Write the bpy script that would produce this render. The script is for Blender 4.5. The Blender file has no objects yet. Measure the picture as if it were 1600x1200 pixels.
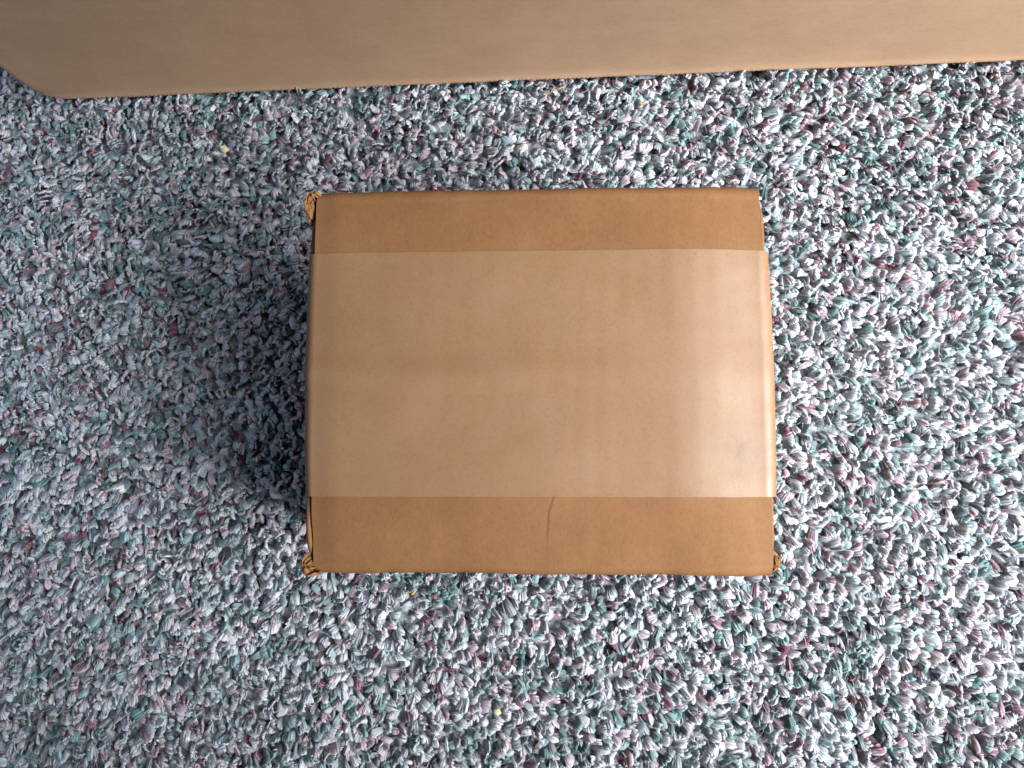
import bpy, bmesh, math
import numpy as np
from mathutils import Matrix, Vector

# ---------------------------------------------------------------- camera
sc = bpy.context.scene
COL = sc.collection
R = math.radians
cam_d = bpy.data.cameras.new('camera')
cam = bpy.data.objects.new('camera', cam_d)
COL.objects.link(cam)
F_PX, CAM_H = 1202.0, 0.318            # focal length in px of a 1600 px wide frame, lens height (m)
cam_d.sensor_width = 36.0
cam_d.lens = F_PX / 1600.0 * 36.0
cam_d.clip_start, cam_d.clip_end = 0.005, 50.0
n_ = np.array([(860 - 800) / F_PX, -(730 - 600) / F_PX, -1.0]); n_ /= np.linalg.norm(n_)
Z_ = -n_
X_ = np.array([1.0, 0, 0]) - Z_ * Z_[0]; X_ /= np.linalg.norm(X_)
Y_ = np.cross(Z_, X_)
CM = np.array([X_, Y_, Z_])            # camera axes -> world axes
mw = Matrix.Identity(4)
for i in range(3):
    for j in range(3):
        mw[i][j] = CM[i, j]
mw[2][3] = CAM_H
cam.matrix_world = mw
sc.camera = cam

# ---------------------------------------------------------------- light
world = bpy.data.worlds.new('World'); sc.world = world
world.use_nodes = True
bg = world.node_tree.nodes['Background']
bg.inputs['Color'].default_value = (0.80, 0.86, 1.0, 1)
bg.inputs['Strength'].default_value = 0.055

def area_light(name, loc, target, size, power, color, spread=180):
    l = bpy.data.lights.new(name, 'AREA')
    l.shape = 'RECTANGLE'; l.size, l.size_y = size
    l.energy = power; l.color = color; l.spread = R(spread)
    o = bpy.data.objects.new(name, l); COL.objects.link(o)
    o.location = loc
    o.rotation_euler = (Vector(target) - Vector(loc)).to_track_quat('-Z', 'Y').to_euler()
    return o
area_light('window_light_right', (0.61, -0.07, 0.41), (0.20, 0.11, 0.0), (0.62, 0.36), 3.8, (0.99, 0.99, 1.0), 49)
area_light('window_light_left', (-0.64, 0.02, 0.80), (-0.43, 0.05, 0.0), (0.30, 0.30), 0.66, (0.64, 0.77, 1.0), 46)

area_light('added_light_high', (0.78, 0.22, 0.98), (0.24, 0.05, 0.0), (0.6, 0.5), 1.3, (0.99, 0.985, 1.0), 50)  # added lamp with no known source, softens the light from above

vs = sc.view_settings
vs.view_transform = 'Standard'; vs.look = 'None'
vs.exposure = 0.0; vs.gamma = 1.0
vs.use_curve_mapping = False

# ---------------------------------------------------------------- helpers
def unproject(px, py, z):
    """A pixel of the 1600x1200 photograph to the point of the plane at height z."""
    d = CM @ np.array([(px - 800) / F_PX, -(py - 600) / F_PX, -1.0])
    p = d * ((z - CAM_H) / d[2]); p[2] = z
    return p
def project(P):
    q = (np.asarray(P) - np.array([0, 0, CAM_H])) @ CM
    return 800 + F_PX * q[..., 0] / -q[..., 2], 600 - F_PX * q[..., 1] / -q[..., 2]

def link(name, me, mat, parent=None):
    o = bpy.data.objects.new(name, me)
    COL.objects.link(o)
    if mat: me.materials.append(mat)
    if parent: o.parent = parent
    return o
def empty(name, loc, rz=0.0):
    o = bpy.data.objects.new(name, None); COL.objects.link(o)
    o.empty_display_size = 0.02
    o.location = loc; o.rotation_euler = (0, 0, rz)
    return o
def tag(o, label=None, cat=None, group=None, kind=None):
    for k, v in (('label', label), ('category', cat), ('group', group), ('kind', kind)):
        if v: o[k] = v
    return o

def mesh_np(name, V, F, smooth=True):
    me = bpy.data.meshes.new(name)
    V = np.asarray(V, np.float32); F = np.asarray(F, np.int32)
    k = F.shape[1]
    me.vertices.add(len(V)); me.vertices.foreach_set('co', V.ravel())
    me.loops.add(F.size); me.loops.foreach_set('vertex_index', F.ravel())
    me.polygons.add(len(F)); me.polygons.foreach_set('loop_start', np.arange(0, F.size, k, dtype=np.int32))
    if smooth: me.polygons.foreach_set('use_smooth', np.ones(len(F), bool))
    me.update(calc_edges=True)
    return me

def slab(name, P, thick, mat, parent, down=None):
    """A sheet of board: grid P[nu,nv,3] is its outer face; the inner face lies `thick` behind it."""
    nu, nv = P.shape[:2]
    du = np.gradient(P, axis=0); dv = np.gradient(P, axis=1)
    N = np.cross(du, dv); N /= np.linalg.norm(N, axis=2, keepdims=True) + 1e-12
    Q = P - N * thick
    # the four cut edges get their own vertices so that the shading breaks there
    V = [P.reshape(-1, 3), Q.reshape(-1, 3)]
    n = nu * nv
    a = np.arange(n).reshape(nu, nv)
    top = np.stack([a[:-1, :-1], a[1:, :-1], a[1:, 1:], a[:-1, 1:]], -1).reshape(-1, 4)
    F = [top, top[:, ::-1] + n]
    base = 2 * n
    for line, flip in ((a[0], False), (a[-1], True), (a[:, 0], True), (a[:, -1], False)):
        m = len(line)
        V.append(P.reshape(-1, 3)[line]); V.append(Q.reshape(-1, 3)[line])
        i = np.arange(m - 1)
        f = np.stack([base + i, base + i + 1, base + m + i + 1, base + m + i], -1)
        F.append(f[:, ::-1] if flip else f)
        base += 2 * m
    me = mesh_np(name, np.concatenate(V), np.concatenate(F))
    return link(name, me, mat, parent)

rng = np.random.default_rng(7)
def vnoise(x, y, seed=0):
    """Smooth value noise on arrays."""
    xi, yi = np.floor(x).astype(int), np.floor(y).astype(int)
    fx, fy = x - xi, y - yi
    fx = fx * fx * (3 - 2 * fx); fy = fy * fy * (3 - 2 * fy)
    def hsh(a, b):
        v = np.sin(a * 127.1 + b * 311.7 + seed * 74.7) * 43758.5453
        return v - np.floor(v)
    return (hsh(xi, yi) * (1 - fx) + hsh(xi + 1, yi) * fx) * (1 - fy) + (hsh(xi, yi + 1) * (1 - fx) + hsh(xi + 1, yi + 1) * fx) * fy
def sstep(a, b, x):
    t = np.clip((x - a) / (b - a), 0, 1); return t * t * (3 - 2 * t)

# ---------------------------------------------------------------- materials
def new_mat(name):
    m = bpy.data.materials.new(name); m.use_nodes = True
    nt = m.node_tree
    return m, nt, nt.nodes['Principled BSDF']
def nd(nt, typ, **kw):
    x = nt.nodes.new(typ)
    for k, v in kw.items():
        if k in x.inputs: x.inputs[k].default_value = v
        else: setattr(x, k, v)
    return x
def mixc(nt, fac, a, b, blend='MIX'):
    m = nt.nodes.new('ShaderNodeMix'); m.data_type = 'RGBA'; m.blend_type = blend
    for sock, v in ((m.inputs[0], fac), (m.inputs[6], a), (m.inputs[7], b)):
        if hasattr(v, 'is_output'): nt.links.new(v, sock)
        elif isinstance(v, (int, float)): sock.default_value = v
        else: sock.default_value = (*v, 1) if len(v) == 3 else v
    return m.outputs[2]
def ramp(nt, src, p0, p1):
    r = nt.nodes.new('ShaderNodeMapRange')
    r.inputs['From Min'].default_value = p0; r.inputs['From Max'].default_value = p1
    nt.links.new(src, r.inputs['Value'])
    return r.outputs[0]
def noise(nt, vec, scale, detail=3.0, rough=0.55, stretch=None):
    if stretch:
        mp = nt.nodes.new('ShaderNodeMapping'); mp.inputs['Scale'].default_value = stretch
        nt.links.new(vec, mp.inputs[0]); vec = mp.outputs[0]
    n = nd(nt, 'ShaderNodeTexNoise', Scale=scale, Detail=detail, Roughness=rough)
    nt.links.new(vec, n.inputs['Vector'])
    return n.outputs['Fac']

def kraft(name, base, light, dark, rough=0.72, spec=0.25, streak=(1, 1, 1), fleck=0.5, washboard=0.0):
    m, nt, bs = new_mat(name)
    tc = nt.nodes.new('ShaderNodeTexCoord').outputs['Object']
    blotch = noise(nt, tc, 38, 4, 0.6)
    c = mixc(nt, ramp(nt, blotch, 0.32, 0.70), dark, light)
    c = mixc(nt, 0.45, c, base)
    st = noise(nt, tc, 110, 4, 0.65, streak)
    c = mixc(nt, ramp(nt, st, 0.40, 0.78), c, mixc(nt, 0.5, c, dark))
    fib = noise(nt, tc, 900, 3, 0.7, streak)
    c = mixc(nt, ramp(nt, fib, 0.50, 0.80), c, mixc(nt, 0.55, c, light))
    c = mixc(nt, ramp(nt, noise(nt, tc, 1300, 2, 0.6, streak), 0.50, 0.80), c, mixc(nt, 0.22, c, dark, 'MULTIPLY'))
    fl = noise(nt, tc, 260, 2, 0.4)
    fm = nt.nodes.new('ShaderNodeMath'); fm.operation = 'MULTIPLY'; fm.inputs[1].default_value = fleck
    nt.links.new(ramp(nt, fl, 0.775, 0.85), fm.inputs[0])
    c = mixc(nt, fm.outputs[0], c, (dark[0] * .35, dark[1] * .33, dark[2] * .3))
    nt.links.new(c, bs.inputs['Base Color'])
    bs.inputs['Roughness'].default_value = rough
    bs.inputs['Specular IOR Level'].default_value = spec
    h = nt.nodes.new('ShaderNodeMath'); h.operation = 'ADD'
    nt.links.new(fib, h.inputs[0])
    h2 = nt.nodes.new('ShaderNodeMath'); h2.operation = 'MULTIPLY'; h2.inputs[1].default_value = 2.0
    nt.links.new(st, h2.inputs[0]); nt.links.new(h2.outputs[0], h.inputs[1])
    b = nd(nt, 'ShaderNodeBump', Strength=0.35, Distance=0.00007)
    nt.links.new(h.outputs[0], b.inputs['Height']); nt.links.new(b.outputs[0], bs.inputs['Normal'])
    return m, nt, bs, tc, c

M_KRAFT = kraft('kraft_board', (0.196, 0.096, 0.037), (0.230, 0.117, 0.048), (0.156, 0.071, 0.027), streak=(1, 0.6, 0.6), fleck=0.35)[0]
M_KRAFT_BIG = kraft('kraft_board_pale', (0.38, 0.248, 0.154), (0.425, 0.283, 0.182), (0.330, 0.210, 0.128), streak=(0.35, 1, 1), fleck=0.25)[0]
M_CUT = kraft('torn_board', (0.225, 0.113, 0.042), (0.29, 0.158, 0.064), (0.155, 0.073, 0.025))[0]

M_TAPE, nt, bs, tc, c = kraft('brown_tape', (0.218, 0.120, 0.053), (0.242, 0.136, 0.064), (0.194, 0.104, 0.044), rough=0.40, spec=0.66, fleck=0.35)
# a grey scuff where the tape nears the right edge of the carton
sub = nt.nodes.new('ShaderNodeVectorMath'); sub.operation = 'DISTANCE'
sub.inputs[1].default_value = (0.0630, -0.0225, 0.082)
nt.links.new(tc, sub.inputs[0])
near = ramp(nt, sub.outputs['Value'], 0.012, 0.0)
sm = nt.nodes.new('ShaderNodeMath'); sm.operation = 'MULTIPLY'
nt.links.new(near, sm.inputs[0]); nt.links.new(ramp(nt, noise(nt, tc, 300, 5, 0.75, (1.4, .7, 1)), 0.42, 0.74), sm.inputs[1])
c2 = mixc(nt, sm.outputs[0], c, (0.105, 0.080, 0.068))
nt.links.new(c2, bs.inputs['Base Color'])
nt.links.new(ramp(nt, noise(nt, tc, 60, 3), -0.75, 1.7), bs.inputs['Roughness'])

# yarn: two dye colours per tuft, fibres running along it
M_YARN, nt, bs = new_mat('carpet_yarn')
fb = nd(nt, 'ShaderNodeAttribute', attribute_name='fib').outputs['Vector']
ca = nd(nt, 'ShaderNodeAttribute', attribute_name='dye_a_lit_tip').outputs['Color']
cb = nd(nt, 'ShaderNodeAttribute', attribute_name='dye_b').outputs['Color']
f1 = noise(nt, fb, 1.3, 2.0, 0.6)
f2 = noise(nt, fb, 4.2, 2.0, 0.6)
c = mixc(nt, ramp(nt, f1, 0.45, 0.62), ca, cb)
c = mixc(nt, ramp(nt, f2, 0.52, 0.68), c, mixc(nt, 0.60, c, (0.16, 0.18, 0.20)))
c = mixc(nt, ramp(nt, f2, 0.46, 0.30), c, mixc(nt, 0.25, c, (0.88, 0.88, 0.92)))
nt.links.new(c, bs.inputs['Base Color'])
bs.inputs['Roughness'].default_value = 0.62
bs.inputs['Specular IOR Level'].default_value = 0.15
bs.inputs['Sheen Weight'].default_value = 0.15
tr = nt.nodes.new('ShaderNodeBsdfTranslucent'); nt.links.new(c, tr.inputs['Color'])
mx = nt.nodes.new('ShaderNodeMixShader'); mx.inputs[0].default_value = 0.30
nt.links.new(bs.outputs[0], mx.inputs[1]); nt.links.new(tr.outputs[0], mx.inputs[2])
nt.links.new(mx.outputs[0], nt.nodes['Material Output'].inputs['Surface'])
hh = nt.nodes.new('ShaderNodeMath'); hh.operation = 'ADD'
nt.links.new(f1, hh.inputs[0]); nt.links.new(f2, hh.inputs[1])
b = nd(nt, 'ShaderNodeBump', Strength=0.6, Distance=0.0004)
nt.links.new(hh.outputs[0], b.inputs['Height']); nt.links.new(b.outputs[0], bs.inputs['Normal'])

M_BACK, nt, bs = new_mat('carpet_backing')
tc = nt.nodes.new('ShaderNodeTexCoord').outputs['Object']
c = mixc(nt, ramp(nt, noise(nt, tc, 260, 3), 0.4, 0.6), (0.14, 0.19, 0.20), (0.30, 0.33, 0.36))
c = mixc(nt, ramp(nt, noise(nt, tc, 190, 2), 0.55, 0.62), c, (0.16, 0.06, 0.09))
nt.links.new(c, bs.inputs['Base Color']); bs.inputs['Roughness'].default_value = 0.95
b = nd(nt, 'ShaderNodeBump', Strength=0.8, Distance=0.003)
nt.links.new(noise(nt, tc, 300, 3), b.inputs['Height']); nt.links.new(b.outputs[0], bs.inputs['Normal'])

def plain(name, col, rough=0.8, var=0.3, scale=900):
    m, nt, bs = new_mat(name)
    tc = nt.nodes.new('ShaderNodeTexCoord').outputs['Object']
    f = noise(nt, tc, scale, 3)
    nt.links.new(mixc(nt, ramp(nt, f, 0.35, 0.7), tuple(x * (1 - var) for x in col), tuple(min(1, x * (1 + var)) for x in col)), bs.inputs['Base Color'])
    bs.inputs['Roughness'].default_value = rough
    return m

# ---------------------------------------------------------------- the two cartons' places
TOP = 0.083                                   # lid height of the small carton
BX, BY, W, L = -0.0045, 0.0276, 0.1405, 0.1181   # small carton: centre, width, length of the lid
A0, A1 = unproject(60, 158, 0.004), unproject(1600, 95, 0.004)
BIG_A = math.atan2(A1[1] - A0[1], A1[0] - A0[0])
BIG_W, BIG_D, BIG_H = 0.53, 0.30, 0.15

# ---------------------------------------------------------------- carpet
def big_local(x, y):
    c, s = math.cos(BIG_A), math.sin(BIG_A)
    dx, dy = x - A0[0], y - A0[1]
    return dx * c + dy * s, -dx * s + dy * c

me = mesh_np('carpet', [(-1.6, -1.4, 0), (1.6, -1.4, 0), (1.6, 1.6, 0), (-1.6, 1.6, 0)], [(0, 1, 2, 3)], False)
carpet = tag(link('carpet', me, M_BACK), 'heathered teal, grey and burgundy tufted carpet under both cartons', 'carpet', kind='structure')

KS = 6
SP = 0.0030
gx, gy = np.meshgrid(np.arange(-0.315, 0.268, SP), np.arange(-0.195, 0.250, SP * 0.92), indexing='ij')
gx = gx + (np.arange(gx.shape[1]) % 2)[None, :] * SP * 0.5
gx = (gx + rng.uniform(-.48, .48, gx.shape) * SP).ravel()
gy = (gy + rng.uniform(-.48, .48, gy.shape) * SP).ravel()
bu, bv = big_local(gx, gy)
keep = ~((np.abs(gx - BX) < W / 2 - 0.006) & (np.abs(gy - BY) < L / 2 - 0.006))
keep &= ~((bu > 0.001) & (bv > 0.0030))
gx, gy = gx[keep], gy[keep]
NT = len(gx)

# space-dyed yarn: pale lavender and grey, sea green, bottle green, burgundy
PAL = np.array([(0.75, 0.77, 0.83), (0.64, 0.67, 0.74), (0.48, 0.55, 0.60), (0.31, 0.45, 0.465), (0.12, 0.26, 0.265),
                (0.065, 0.125, 0.13), (0.25, 0.050, 0.095), (0.65, 0.51, 0.59), (0.30, 0.52, 0.54), (0.84, 0.83, 0.85)])
PA = np.array([.20, .20, .14, .11, .08, .04, .035, .14, .060, .10]); PA /= PA.sum()
PB = np.array([.14, .15, .13, .12, .11, .10, .17, .12, .05, .03]); PB /= PB.sum()
ia = rng.choice(len(PAL), NT, p=PA)
ib = rng.choice(len(PAL), NT, p=PB)
ir = rng.choice(len(PAL), NT, p=PB)
shift = rng.normal(0, .25, NT)
# tufts from one yarn lie side by side, so dyes come in small runs
run = vnoise(gx * 95 + 31, gy * 95 + 17, 8)
ia = np.where((run > .74) & (rng.random(NT) < .4), 4, np.where((run < .24) & (rng.random(NT) < .6), 0, ia))

# tufts: bundles of strands, narrow at the root, fanned out at the cut tip, the nap laid towards +x -y
nap = -0.75 + 1.7 * (vnoise(gx * 34 + 50, gy * 34 + 50, 3) - 0.5) + rng.normal(0, 0.70, NT)
bu, bv = big_local(gx, gy)
nap = np.where((bu > -.004) & (bv > -.0085), np.clip(nap, -2.2, -.55), nap)
lean = np.clip(rng.normal(0.86, 0.28, NT), 0.10, 1.35)
length = np.clip(rng.normal(0.0058, 0.0009, NT), 0.0038, 0.0085)
width = np.clip(rng.normal(0.00188, 0.00045, NT), 0.0009, 0.0030)      # half width of the fan
cup = rng.normal(0.75, 0.70, NT)
roll = rng.normal(0, 0.40, NT)
sway = rng.normal(0, 0.0014, NT)
curl = rng.uniform(1.0, 1.75, NT)
scale = 0.88 + 0.28 * vnoise(gx * 60 + 9, gy * 60 + 9, 5)

NR, NS = 4, 3
svals = np.array([0.05, 0.48, 0.86, 1.0])
spread = np.array([0.34, 0.68, 1.0, 0.98])
sw = np.array([0.75, 0.98, 1.0, 0.58])
th = np.arange(NS) / NS * 2 * np.pi
up = np.array([0, 0, 1.0])
def build_tufts(idx, K):
    """K strands per tuft; returns vertices, faces, fibre coordinates, both dyes."""
    n = len(idx)
    ca, sa = np.cos(nap[idx]), np.sin(nap[idx])
    D = np.stack([ca, sa, 0 * ca], 1); S = np.stack([-sa, ca, 0 * ca], 1)
    Lg = (length * scale)[idx]; Wd = (width * scale)[idx]
    nvs = NR * NS + 1
    V = np.zeros((n, K, nvs, 3)); FB = np.zeros((n, K, nvs, 3)); CA_ = np.zeros((n, K, nvs, 3)); CB_ = np.zeros((n, K, nvs, 3))
    rnd0 = rng.uniform(0, 60, n)
    for q in range(K):
        e = (q + .5) / K * 2 - 1                              # -1 .. 1 across the fan
        e = e + rng.normal(0, .045, n)
        lq = Lg * (1 - .16 * e * e + rng.normal(0, .014, n))
        dl = rng.normal(0, .026, n)
        hw = Wd * (1.95 / K) * rng.uniform(.9, 1.35, n)       # half width of one strand
        ht = hw * rng.uniform(.55, .9, n)
        p = np.stack([gx[idx], gy[idx], np.full(n, .0002)], 1); prev = 0.0
        rnd = rnd0 + rng.uniform(0, 3, n)
        pick = rng.random(n)
        a_ = PAL[ia[idx]]; b_ = PAL[ib[idx]]
        m = np.where(pick < .62, 0., np.where(pick < .86, .9, .5))[:, None]
        va = np.clip((a_ * (1 - m) + b_ * m) * rng.normal(1, .07, (n, 1)) * rng.normal(1, .025, (n, 3)), .01, .92)
        vb = np.clip((a_ * .6 + b_ * .4) * rng.normal(.9, .1, (n, 1)), .01, .9)
        CB_[:, q] = vb[:, None]
        # space-dyed: dye shifts along a tuft, with light painted in as paler tips
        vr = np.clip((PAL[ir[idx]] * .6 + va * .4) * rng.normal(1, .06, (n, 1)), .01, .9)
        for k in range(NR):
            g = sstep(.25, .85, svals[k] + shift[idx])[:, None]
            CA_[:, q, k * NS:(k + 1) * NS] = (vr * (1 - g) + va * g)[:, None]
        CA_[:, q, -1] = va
        for k, s in enumerate(svals):
            ang = (lean[idx] + dl) * (.05 + curl[idx] * s ** 1.15)
            T = D * np.sin(ang)[:, None] + up * np.cos(ang)[:, None]
            p = p + T * (lq * (s - prev))[:, None] + S * (sway[idx] * (s - prev))[:, None]
            prev = s
            N = np.cross(T, S)
            rr = roll[idx] * (.3 + .7 * s)
            U = S * np.cos(rr)[:, None] + N * np.sin(rr)[:, None]
            Vv = -S * np.sin(rr)[:, None] + N * np.cos(rr)[:, None]
            off = e * Wd * spread[k]
            bend = -cup[idx] * Wd * (e * e - .3) * s * s
            c = p + U * off[:, None] + Vv * bend[:, None]
            for j in range(NS):
                V[:, q, k * NS + j] = c + U * (np.cos(th[j]) * hw * sw[k])[:, None] + Vv * (np.sin(th[j]) * ht * sw[k])[:, None]
                FB[:, q, k * NS + j] = np.stack([math.cos(th[j]) + rnd, math.sin(th[j]) + rnd * 1.7, .45 * s + rnd * .3], 1)
        V[:, q, -1] = c + T * (lq * .035)[:, None]
        FB[:, q, -1] = FB[:, q, -1 - NS:-1].mean(1)
    V[..., 2] = np.maximum(V[..., 2], .0001)
    f = []
    for k in range(NR - 1):
        for j in range(NS):
            j2 = (j + 1) % NS
            w = (k * NS + j, k * NS + j2, (k + 1) * NS + j2, (k + 1) * NS + j)
            f += [(w[0], w[1], w[2]), (w[0], w[2], w[3])]
    for j in range(NS):
        f.append(((NR - 1) * NS + j, (NR - 1) * NS + (j + 1) % NS, nvs - 1))
    f = np.array(f)
    faces = (f[None] + (np.arange(n * K) * nvs)[:, None, None]).reshape(-1, 3)
    return V.reshape(-1, 3), faces, FB.reshape(-1, 3), CA_.reshape(-1, 3), CB_.reshape(-1, 3), nvs * K
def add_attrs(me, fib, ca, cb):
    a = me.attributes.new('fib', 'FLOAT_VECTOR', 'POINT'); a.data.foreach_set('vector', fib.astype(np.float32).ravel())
    for nm, c in (('dye_a_lit_tip', ca), ('dye_b', cb)):
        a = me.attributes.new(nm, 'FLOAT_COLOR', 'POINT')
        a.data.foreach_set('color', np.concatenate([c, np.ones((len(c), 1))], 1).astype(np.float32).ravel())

# the 300 largest tufts in view are pieces of their own, the rest is one pile
ux, uy = project(np.stack([gx, gy, np.full(NT, .005)], 1))
onbox = (ux > 455) & (ux < 1235) & (uy > 280) & (uy < 910)
score = width * length * scale * np.where((ux > 15) & (ux < 1585) & (uy > 165) & (uy < 1185) & ~onbox, 1, 0)
order = np.argsort(-score)
single, rest = order[:300], np.sort(order[300:])
seen = (ux > -60) & (ux < 1660) & (uy > -20) & (uy < 1260)
parts = []; base = 0
for idx, K in ((rest[seen[rest]], KS), (rest[~seen[rest]], 2)):
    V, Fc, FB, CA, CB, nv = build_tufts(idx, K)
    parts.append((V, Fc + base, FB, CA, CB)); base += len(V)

# loose fibres teased out of the yarn
NF = 12000
fi = rng.choice(NT, NF)
fx, fy = gx[fi] + rng.normal(0, .002, NF), gy[fi] + rng.normal(0, .002, NF)
fa = nap[fi] + rng.normal(0, 1.2, NF); fl = rng.uniform(.002, .006, NF); fc = rng.normal(0, 1.4, NF)
z0 = rng.uniform(.0030, .0052, NF)
rad = rng.uniform(.00004, .00009, NF)
nseg = 5
ring = []
pos = np.stack([fx, fy, z0], 1); ang = fa.copy(); el = rng.uniform(-.1, .9, NF)
for k in range(nseg):
    d = np.stack([np.cos(ang) * np.cos(el), np.sin(ang) * np.cos(el), np.sin(el)], 1)
    s_ = np.stack([-np.sin(ang), np.cos(ang), 0 * ang], 1)
    u_ = np.cross(d, s_)
    r_ = (rad * (1 - 0.12 * k))[:, None]
    ring.append(np.stack([pos + s_ * r_, pos - s_ * r_ * .5 + u_ * r_ * .87, pos - s_ * r_ * .5 - u_ * r_ * .87], 1))
    pos = pos + d * (fl / (nseg - 1))[:, None]
    ang = ang + fc / nseg; el = el - rng.uniform(.1, .5, NF)
FV = np.stack(ring, 1)                                        # NF, nseg, 3, 3
FV[..., 2] = np.clip(FV[..., 2], .0005, .0075)
f = []
for k in range(nseg - 1):
    for j in range(3):
        a, b2 = k * 3 + j, k * 3 + (j + 1) % 3
        f += [(a, b2, b2 + 3), (a, b2 + 3, a + 3)]
f = np.array(f)
FF = (f[None] + (np.arange(NF) * nseg * 3)[:, None, None]).reshape(-1, 3) + base
fcol = np.repeat(np.clip(PAL[rng.choice([0, 1, 2, 3, 9], NF)] * rng.normal(1, .08, (NF, 1)), 0, .9), nseg * 3, 0)
parts.append((FV.reshape(-1, 3), FF, np.repeat(rng.uniform(0, 60, (NF, 3)), nseg * 3, 0), fcol, fcol))
V, Fc, FB, CA, CB = [np.concatenate([p[i] for p in parts]) for i in range(5)]
me = mesh_np('pile', V, Fc); add_attrs(me, FB, CA, CB)
print('pile triangles', len(Fc))
tag(link('pile', me, M_YARN, carpet), kind='stuff')
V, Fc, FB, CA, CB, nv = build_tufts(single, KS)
V, FB, CA, CB = [q.reshape(300, nv, 3) for q in (V, FB, CA, CB)]
f1_ = Fc[:len(Fc) // 300]
for k in range(300):
    org = np.array([gx[single[k]], gy[single[k]], 0.0])
    me = mesh_np('yarn_tuft', V[k] - org, f1_)
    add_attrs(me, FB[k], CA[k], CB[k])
    o = link('yarn_tuft', me, M_YARN, carpet); o.location = org

# ---------------------------------------------------------------- large carton behind
big = empty('large_carton', (A0[0], A0[1], 0.0), BIG_A)
tag(big, 'large plain brown cardboard carton along the top edge of the photo', 'box')
ZB = 0.0046
nx = 1100
us = np.concatenate([np.linspace(0, 0.006, 14)[:-1], np.linspace(0.006, BIG_W - .006, nx), np.linspace(BIG_W - .006, BIG_W, 14)[1:]])
# rows from the fold under the panel up to its top
vs_ = np.array([-.0040, -.0032, -.0024, -.0016, -.0009, -.0003, .0004, .0012, .0021, .0032, .0046, .007, .011, .018, .03, .045, .065, .085, .11, BIG_H - .004])
Ug, Vg = np.meshgrid(us, vs_, indexing='ij')
rb = 0.0022
ang = np.clip((0.0018 - Vg) / 0.0034, 0, 1) * (math.pi / 2)
yy = rb * (1 - np.cos(ang)); zz = np.where(Vg > 0.0018, Vg, 0.0018 - rb * np.sin(ang))
yy = np.where(Vg < -.0016, yy + (-.0016 - Vg), yy)
flute = np.abs(np.sin(np.pi * Ug / 0.0019 + 2.0 * vnoise(Ug * 60, Ug * 0, 2)))
low = sstep(.006, -.001, Vg)
zz = zz + low * 0.00030 * (1 - flute) * (0.5 + vnoise(Ug * 300, Ug * 0 + 3, 4)) + low * .0007 * (vnoise(Ug * 22, Ug * 0, 9) - .5)
# panel: a little bowed, pressed dents, and folded round the left and right corners
bow = -0.0022 * np.sin(np.pi * np.clip(Ug / BIG_W, 0, 1)) * sstep(0, .05, Vg) + 0.0008 * (vnoise(Ug * 18, Vg * 18, 12) - .5) * sstep(0, .02, Vg)
rc = 0.0045
side = np.clip((0.006 - Ug) / 0.006, 0, 1); side2 = np.clip((Ug - BIG_W + .006) / 0.006, 0, 1)
cr = rc * (1 - np.cos(side * math.pi / 2)) + rc * (1 - np.cos(side2 * math.pi / 2))
xx = np.where(side > 0, 0.006 - (0.006 - .0012) * np.sin(side * math.pi / 2), np.where(side2 > 0, BIG_W - .006 + .0048 * np.sin(side2 * math.pi / 2), Ug))
cq = sstep(.018, 0, Ug) ** 1.5
lift = 0.0022 * (side ** 2 + side2 ** 2) * sstep(.01, 0, Vg) + .0026 * cq * sstep(.012, 0, Vg)
yy = yy + .0016 * cq * sstep(.010, 0, Vg)
yy = yy - low * (.0007 + (.00008 + .00034 * vnoise(Ug * 140, Ug * 0, 77)) * flute * sstep(.0035, 0, Vg)) * (1 - side) * (1 - side2)
P = np.stack([xx, yy + cr + bow, zz + ZB + lift], -1)
slab('front_panel', P, 0.0028, M_KRAFT_BIG, big)
def flat_slab(name, c0, e1, e2, n1, n2, th_, mat, parent, amp=.0006, seed=1):
    a, b_ = np.meshgrid(np.linspace(0, 1, n1), np.linspace(0, 1, n2), indexing='ij')
    c0, e1, e2 = map(np.array, (c0, e1, e2))
    Pn = c0 + a[..., None] * e1 + b_[..., None] * e2
    nn = np.cross(e1, e2); nn = nn / np.linalg.norm(nn)
    Pn = Pn + nn * ((np.sin(np.pi * a) * np.sin(np.pi * b_) * amp + (vnoise(a * 9, b_ * 9, seed) - .5) * amp * .4 * np.sin(np.pi * a) * np.sin(np.pi * b_)))[..., None]
    return slab(name, Pn, th_, mat, parent)
flat_slab('side_panel', (.0012, BIG_D, ZB), (0, -(BIG_D - .0047), 0), (0, 0, BIG_H - ZB - .001), 24, 20, .0028, M_KRAFT_BIG, big, .002, 2)
flat_slab('side_panel', (BIG_W - .0012, .0047, ZB), (0, BIG_D - .0047, 0), (0, 0, BIG_H - ZB - .001), 24, 20, .0028, M_KRAFT_BIG, big, .002, 3)
flat_slab('back_panel', (BIG_W - .004, BIG_D, ZB), (-(BIG_W - .008), 0, 0), (0, 0, BIG_H - ZB - .001), 24, 20, .0028, M_KRAFT_BIG, big, .002, 4)
flat_slab('base_panel', (.006, BIG_D - .004, ZB + .0005), (BIG_W - .012, 0, 0), (0, -(BIG_D - .010), 0), 10, 10, .0028, M_KRAFT_BIG, big, 0.0, 5)
flat_slab('top_flap', (.002, .001, BIG_H), (BIG_W - .004, 0, 0), (0, BIG_D / 2 - .0015, 0), 24, 12, .0028, M_KRAFT_BIG, big, .0015, 6)
flat_slab('top_flap', (.002, BIG_D / 2 + .0005, BIG_H), (BIG_W - .004, 0, 0), (0, BIG_D / 2 - .0015, 0), 24, 12, .0028, M_KRAFT_BIG, big, .0015, 7)

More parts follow.
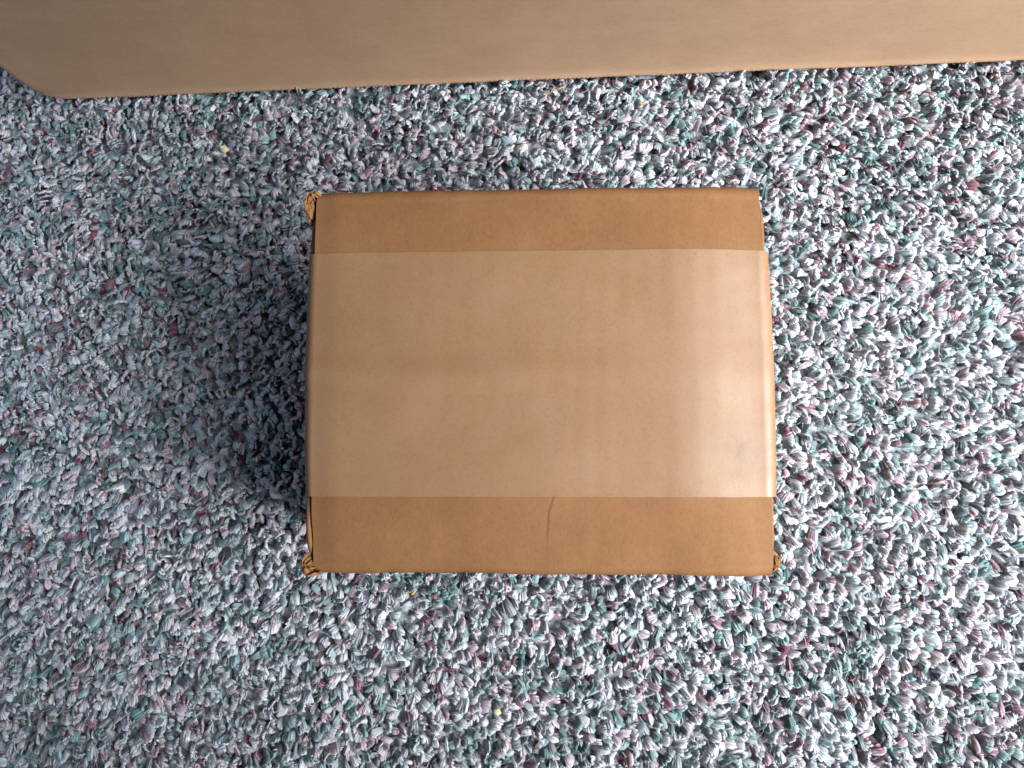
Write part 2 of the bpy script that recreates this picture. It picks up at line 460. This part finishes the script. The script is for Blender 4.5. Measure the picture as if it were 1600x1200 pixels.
# ---------------------------------------------------------------- small carton
box = empty('small_carton', (BX, BY, 0.0))
tag(box, 'small brown cardboard carton sealed with one broad strip of brown tape', 'box')
HW, HL = W / 2, L / 2
def loc(px, py, z=TOP):
    p = unproject(px, py, z); return p[0] - BX, p[1] - BY
crease = np.array([loc(863, 778), loc(856, 800), loc(854.5, 822), loc(853, 850), loc(853, 880)])
def lid_z(x, y):
    """Lid surface: bowed, falling off to the ends, washboarded over the flutes."""
    z = 0.0004 * np.cos(np.pi * np.clip(y / HL, -1, 1) / 2)
    z = z - 0.0030 * sstep(HW - .030, HW + .007, x) ** 1.2 - 0.0008 * sstep(-HW + .009, -HW - .001, x)
    z = z - 0.0034 * sstep(-.020, -HL - .004, y) * (1 - .75 * sstep(HW - .035, HW - .004, x)) - 0.0006 * sstep(.040, HL, y)
    z = z + 0.000014 * np.sin(2 * np.pi * x / 0.0068) * vnoise(x * 60, y * 25, 23) * 1.6 + 0.00030 * (vnoise(x * 45 + 7, y * 30 + 7, 21) - .5)
    z = z + 0.00005 * (vnoise(x * 160, y * 40, 22) - .5)
    xc = np.interp(-y, -crease[:, 1], crease[:, 0])
    d = x - xc
    fade = sstep(crease[0, 1] + .004, crease[0, 1] - .001, y) * sstep(-HL + .001, -HL + .018, y)
    z = z + fade * 0.00022 * np.where(d > 0, np.exp(-d / .0028), 0) * sstep(0, .0008, d) - fade * .00002 * np.exp(-(d / .0007) ** 2)
    return z
HLT, HLB = HL + .0019, HL + .0012              # the folds stand a little proud of the lid's corners
def skew_l(y): return .0010 * (HL - y) / (2 * HL)
def flap(sign):
    HLs = HLT if sign > 0 else HLB
    xs = np.unique(np.concatenate([np.linspace(-HW + .0002, HW + .0006, 210), crease[2, 0] + np.linspace(-.003, .004, 40)]))
    rbend = 0.0036
    y_flat = np.concatenate([np.linspace(0.0006, HLs - rbend, 70)])
    rows = []
    ends = 0.0005 * (vnoise(y_flat * 120, y_flat * 0, 31 + sign) - .5)
    for k, yv in enumerate(y_flat):
        y = np.full_like(xs, sign * yv)
        x = xs + ends[k] * np.abs(xs / HW) ** 8 + skew_l(sign * yv) * sstep(0, -HW, xs)
        # score line of the fold
        sc_ = -0.00012 * np.exp(-((yv - (HLs - rbend - .0008 + .0012 * (vnoise(xs * 60, xs * 0, 47) - .5))) / .0011) ** 2)
        rows.append(np.stack([x, y, TOP + lid_z(xs, y) + sc_], 1))
    yb = HLs - rbend
    wob = 0.0006 * (vnoise(xs * 50, xs * 0, 40 + sign) - .5) + .0003 * (vnoise(xs * 220, xs * 0, 44 + sign) - .5)
    for a in np.linspace(0, 1, 10)[1:]:
        a_ = a * math.pi / 2 * 0.98
        yv = yb + (rbend + wob) * math.sin(a_); 
        rows.append(np.stack([xs, sign * yv, TOP + lid_z(xs, np.full_like(xs, sign * yb)) - rbend * (1 - math.cos(a_))], 1))
    rows.append(np.stack([xs, sign * (HLs + wob), rows[-1][:, 2] - .004], 1))
    P = np.stack(rows, 1)
    if sign < 0: P = P[::-1]
    return slab('top_flap', P, 0.0022, M_KRAFT, box)
flap(1); flap(-1)

# front and back walls under the folds
BZ = 0.0032
for s in (1, -1):
    a, b_ = np.meshgrid(np.linspace(-1, 1, 60), np.linspace(0, 1, 30), indexing='ij')
    y = (HLT if s > 0 else HLB) - .0004 + 0.0018 * np.cos(a * np.pi / 2) * np.sin(b_ * np.pi)
    P = np.stack([a * (HW - .0012), s * y, BZ + b_ * (TOP - BZ - .0085)], -1)
    if s > 0: P = P[::-1]
    slab('long_wall', P, .0024, M_KRAFT, box)
# end walls: outer face, the fold at the top rolls inwards and leaves a slit before the flap
def end_wall(s):
    ys = np.linspace(-HL - .0002, HL + .0008, 120)
    hs = np.concatenate([np.linspace(BZ, TOP - .006, 24), [TOP - .0045]])
    x0 = HW + (.0015 if s > 0 else .0020 - .0014 * (HL - ys) / (2 * HL))
    rows = []
    drop = (0.0032 if s > 0 else 0.0024) + .0030 * sstep(HL - .009, HL - .001, np.abs(ys))
    outw = .0004 * np.cos(ys / HL * np.pi / 2)
    dent = .0005 * (vnoise(ys * 90, ys * 0, 51 + s) - .5)
    for hh_ in hs:
        q = (hh_ - BZ) / (TOP - BZ)
        rows.append(np.stack([s * (x0 + outw * math.sin(min(q, 1) * math.pi * .62) + dent * q), ys, np.full_like(ys, hh_) - drop * q], 1))
    r0 = 0.0009
    for a in np.linspace(0, 1, 8):
        a_ = a * math.pi * 0.95
        rows.append(np.stack([s * (x0 + outw * .92 + dent - r0 + r0 * math.cos(a_)), ys, TOP - drop - .0016 + r0 * math.sin(a_) + .5 * dent], 1))
    for k in (1, 2, 3):
        rows.append(np.stack([s * (x0 + outw * .92 + dent - 2 * r0 + .0001), ys, np.full_like(ys, TOP - drop - .0016 - .003 * k)], 1))
    P = np.stack(rows, 1)
    if s > 0: pass
    else: P = P[::-1]
    slab('end_wall', P, .0009, M_KRAFT, box)
end_wall(1); end_wall(-1)
flat_slab('base_panel', (-HW + .002, HL - .003, BZ + .0005), (W - .004, 0, 0), (0, -(L - .006), 0), 8, 8, .0024, M_KRAFT, box, 0.0, 8)
flat_slab('inner_flap', (-HW + .0010, -HL + .003, TOP - .0062), (HW * .85, 0, 0), (0, L - .006, 0), 8, 8, .002, M_KRAFT, box, 0.0, 9)
flat_slab('inner_flap', (HW * .12, -HL + .003, TOP - .0086), (HW * .86, 0, 0), (0, L - .006, 0), 8, 8, .002, M_KRAFT, box, 0.0, 10)

# tape: along the seam, over both ends and down the end walls
ty1, ty0 = loc(840, 392)[1], loc(840, 776.5)[1]
tilt = (loc(1180, 386.5)[1] - loc(490, 391.5)[1]) / (W * .98)
nyt = 90
tv = np.linspace(0, 1, nyt)
xl, xr = -HW - .0020, HW + .0012
path = []
def tape_point(kind, t, yv):
    pass
rowsx = np.linspace(-HW + .0014, HW - .0014, 150)
P = []
for i, x in enumerate(rowsx):
    y0_ = ty0 + .00004 * math.sin(x * 400)
    y1_ = ty1 + tilt * .35 * x + .00004 * math.sin(x * 330 + 1)
    y = y0_ + (y1_ - y0_) * tv
    x_ = np.full(nyt, x)
    sy = .0012 + .0012 * math.sin(x * 62)
    seam = (.0007 * np.exp(-((y - sy) / .0045) ** 2) - .00012 * np.exp(-((y - sy + .0045) / .0028) ** 2)) * (0.25 + .75 * float(sstep(.015, -.02, x)))
    wr = .00010 * (vnoise(x_ * 90, y * 260, 61) - .5) * sstep(HW - .03, HW - .006, x)
    P.append(np.stack([x_, y, TOP + lid_z(x_, np.clip(y, -.036, .05)) + .00022 + seam + wr], 1))
core = P
def end_rows(base, s):
    out = []
    bulge = .0006 * np.cos(np.linspace(-1, 1, nyt) * np.pi / 2)
    yb = base[:, 1]
    rx = (HW + (.0030 if s > 0 else .0027 - .0014 * (HL - yb) / (2 * HL))) - (HW - .0014)
    rz = .0034 if s > 0 else .0036
    for a in np.linspace(0, 1, 14)[1:]:
        a_ = a * math.pi / 2
        out.append(np.stack([base[:, 0] + s * (rx + bulge) * math.sin(a_), yb, base[:, 2] - rz * (1 - math.cos(a_))], 1))
    last = out[-1]
    for k in range(1, 9):
        q = k / 8
        out.append(np.stack([last[:, 0] + s * .0012 * math.sin(q * 2.6) * np.cos(np.linspace(-1, 1, nyt) * np.pi / 2), yb, last[:, 2] - .034 * q], 1))
    return out
P = end_rows(core[0], -1)[::-1] + core + end_rows(core[-1], 1)
slab('tape', np.stack(P, 0), .00008, M_TAPE, box)['label'] = 'broad glossy brown tape strip along the seam'

# crushed corners: strips of board buckled outwards
def lnoise(t, seed):
    """Creased (piecewise straight) noise."""
    k = np.floor(t).astype(int); u = t - k
    h = lambda i: np.modf(np.abs(np.sin(i * 91.7 + seed * 37.3) * 4375.85))[0]
    return h(k) * (1 - u) + h(k + 1) * u - .5
def lip(name, pts, half, depth, z_off, seed, mat=None):
    pts = np.array([loc(px, py) for px, py in pts])
    NL = 30
    t = np.linspace(0, 1, len(pts)); tt = np.linspace(0, 1, NL)
    cx, cy = np.interp(tt, t, pts[:, 0]), np.interp(tt, t, pts[:, 1])
    dx, dy = np.gradient(cx), np.gradient(cy)
    ln = np.hypot(dx, dy) + 1e-9
    nxv, nyv = -dy / ln, dx / ln
    end = np.minimum(1, np.minimum(tt, 1 - tt) / .16) ** .7
    prof = [(-1.05, -1.0), (-1.1, -.35), (-1.0, -.05), (-.90, .62), (-.5, .80), (0.0, .70), (.5, .85), (.9, .60), (1.0, -.05), (1.1, -.35), (1.05, -1.0)]
    hv = 0.95 * half * (0.95 + .9 * lnoise(tt * 6.3, seed)) * (.35 + .65 * end)
    crown = .0014 * lnoise(tt * 5.1, seed + 1) + .0014 * lnoise(tt * 13.7, seed + 2)
    rows = []
    for i, (a, zq) in enumerate(prof):
        off = a * hv + (half * .5 + .00022) * lnoise(tt * (7.5 + .4 * i), seed + 3 + i * .06)
        zz_ = TOP + z_off + crown * (1 if zq > -.1 else .4) + (zq * half * 1.1 if zq > -.1 else zq * depth) + half * .8 * lnoise(tt * 9.3, seed + 5 + i)
        zz_ = zz_ - .0018 * (1 - end)
        rows.append(np.stack([cx + nxv * off, cy + nyv * off, zz_], 1))
    P = np.stack(rows, 1)
    n1, n2 = P.shape[:2]
    a = np.arange(n1 * n2).reshape(n1, n2)
    F_ = np.stack([a[:-1, :-1], a[1:, :-1], a[1:, 1:], a[:-1, 1:]], -1).reshape(-1, 4)
    caps = [(row[k], row[k + 1], row[n2 - 2 - k], row[n2 - 1 - k]) for row in (a[0], a[-1]) for k in range(n2 // 2 - 1)]
    me = mesh_np(name, P.reshape(-1, 3), np.concatenate([F_, np.array(caps)]), True)
    o = link(name, me, mat or M_CUT, box)
    md = o.modifiers.new('soften', 'SUBSURF'); md.levels = md.render_levels = 1
    return o
T1 = .00052
# upper left
lip('crushed_corner', [(500, 303), (493, 300.5), (485, 299), (478, 305), (476, 316), (478.5, 330), (480, 344)], T1, .014, -.0012, 70)
lip('crushed_corner', [(497, 306), (489, 303), (483, 306), (480.5, 315), (482, 328), (483, 340)], T1, .012, -.0008, 72)
lip('crushed_corner', [(491, 309), (486, 309), (485, 318), (485.5, 330)], T1 * .8, .008, -.0016, 75)
# lower left
lip('crushed_corner', [(477, 864), (474, 871), (470, 878), (469.5, 887), (473, 896), (479, 900.5), (487, 898.5), (495, 896.5)], T1, .014, -.0016, 80)
lip('crushed_corner', [(478, 872), (474.5, 880), (474, 888), (478, 895), (485, 894)], T1, .011, -.0014, 83)
lip('crushed_corner', [(480, 877), (479, 884), (482, 889), (487, 889)], T1 * .8, .008, -.0018, 88)
# lower right
lip('crushed_corner', [(1204, 856), (1211, 862), (1219, 868), (1225, 875), (1226.5, 884), (1221, 891), (1215, 896), (1209, 900)], T1, .014, -.0048, 90)
lip('crushed_corner', [(1207, 862), (1213, 868), (1219, 875), (1220, 883), (1215.5, 890), (1210, 896)], T1, .012, -.0046, 93)
lip('crushed_corner', [(1209, 870), (1213, 877), (1213, 885), (1209.5, 892)], T1 * .8, .010, -.0050, 95)

# ---------------------------------------------------------------- crumbs on the carpet
def crumb(name, px, py, size, col, seed, label, flat=.35, z=.0058, rz=0.0, cat='crumb'):
    p = unproject(px, py, z)
    bm = bmesh.new()
    bmesh.ops.create_icosphere(bm, subdivisions=3, radius=1)
    r_ = np.random.default_rng(seed)
    ph = r_.uniform(0, 6, 6)
    for v in bm.verts:
        c_ = v.co.copy()
        k = 1 + .22 * math.sin(2.3 * c_.x + ph[0]) * math.sin(2.9 * c_.y + ph[1]) + .12 * math.sin(5 * c_.x + 4 * c_.y + ph[2]) + .08 * math.sin(9 * c_.y - 7 * c_.z + ph[3])
        v.co = Vector((c_.x * size[0] * k, c_.y * size[1] * k, c_.z * flat * min(size) * k + .12 * size[0] * math.sin(2 * c_.x + ph[4])))
    for f_ in bm.faces: f_.smooth = True
    me = bpy.data.meshes.new(name); bm.to_mesh(me); bm.free()
    o = link(name, me, plain(name + '_mat', col, .8, .22, 1500))
    o.location = p; o.rotation_euler = (r_.uniform(-.25, .25), r_.uniform(-.25, .25), rz)
    return tag(o, label, cat, 'specks on the carpet')
crumb('crumb', 350, 233, (.0015, .0018), (.50, .45, .26), 1, 'pale yellow heart-shaped flake on the carpet left of the small carton', rz=.5)
crumb('crumb', 777, 1112, (.0015, .0016), (.48, .43, .26), 2, 'pale yellow flake on the carpet near the bottom edge of the photo', rz=.2)
crumb('crumb', 646, 926, (.0019, .0006), (.42, .34, .12), 3, 'narrow ochre sliver just below the small carton', rz=.8)
crumb('crumb', 1002, 161, (.0009, .0011), (.30, .18, .08), 4, 'small brown crumb just below the large carton')
crumb('crumb', 1514, 218, (.0006, .0006), (.42, .26, .10), 5, 'tiny orange speck near the upper right corner')
crumb('crumb', 1455, 1101, (.0008, .0013), (.66, .64, .44), 6, 'tiny cream flake near the lower right corner')
crumb('crumb', 1457, 490, (.0006, .0007), (.50, .13, .06), 7, 'tiny red orange speck right of the small carton')
crumb('crumb', 680, 933, (.0008, .0009), (.28, .13, .08), 8, 'tiny dark brown speck just below the small carton')
# a dry stalk by the large carton
a0, a1 = unproject(851, 150, .0062), unproject(885, 133, .0068)
n = 14; ts = np.linspace(0, 1, n)
cl = a0 + (a1 - a0) * ts[:, None] + np.array([0.02, .05, 0]) * (.0006 * np.sin(ts * 3.1) * 18)[:, None] * .6
V, F_ = [], []
mid = cl[n // 2].copy()
for k in range(n):
    r_ = .00022 * (1 + .35 * math.sin(k * 1.7)) * (1.35 if k > 10 else 1)
    for j in range(6):
        an = j / 6 * 2 * math.pi
        V.append(cl[k] - mid + np.array([-.45 * math.cos(an) * r_, .89 * math.cos(an) * r_, math.sin(an) * r_]))
for k in range(n - 1):
    for j in range(6):
        F_.append((k * 6 + j, k * 6 + (j + 1) % 6, (k + 1) * 6 + (j + 1) % 6, (k + 1) * 6 + j))
o = link('stalk', mesh_np('stalk', V, F_), plain('stalk_mat', (.34, .19, .07)))
o.location = mid
tag(o, 'thin brown stalk lying on the carpet against the large carton', 'stalk')
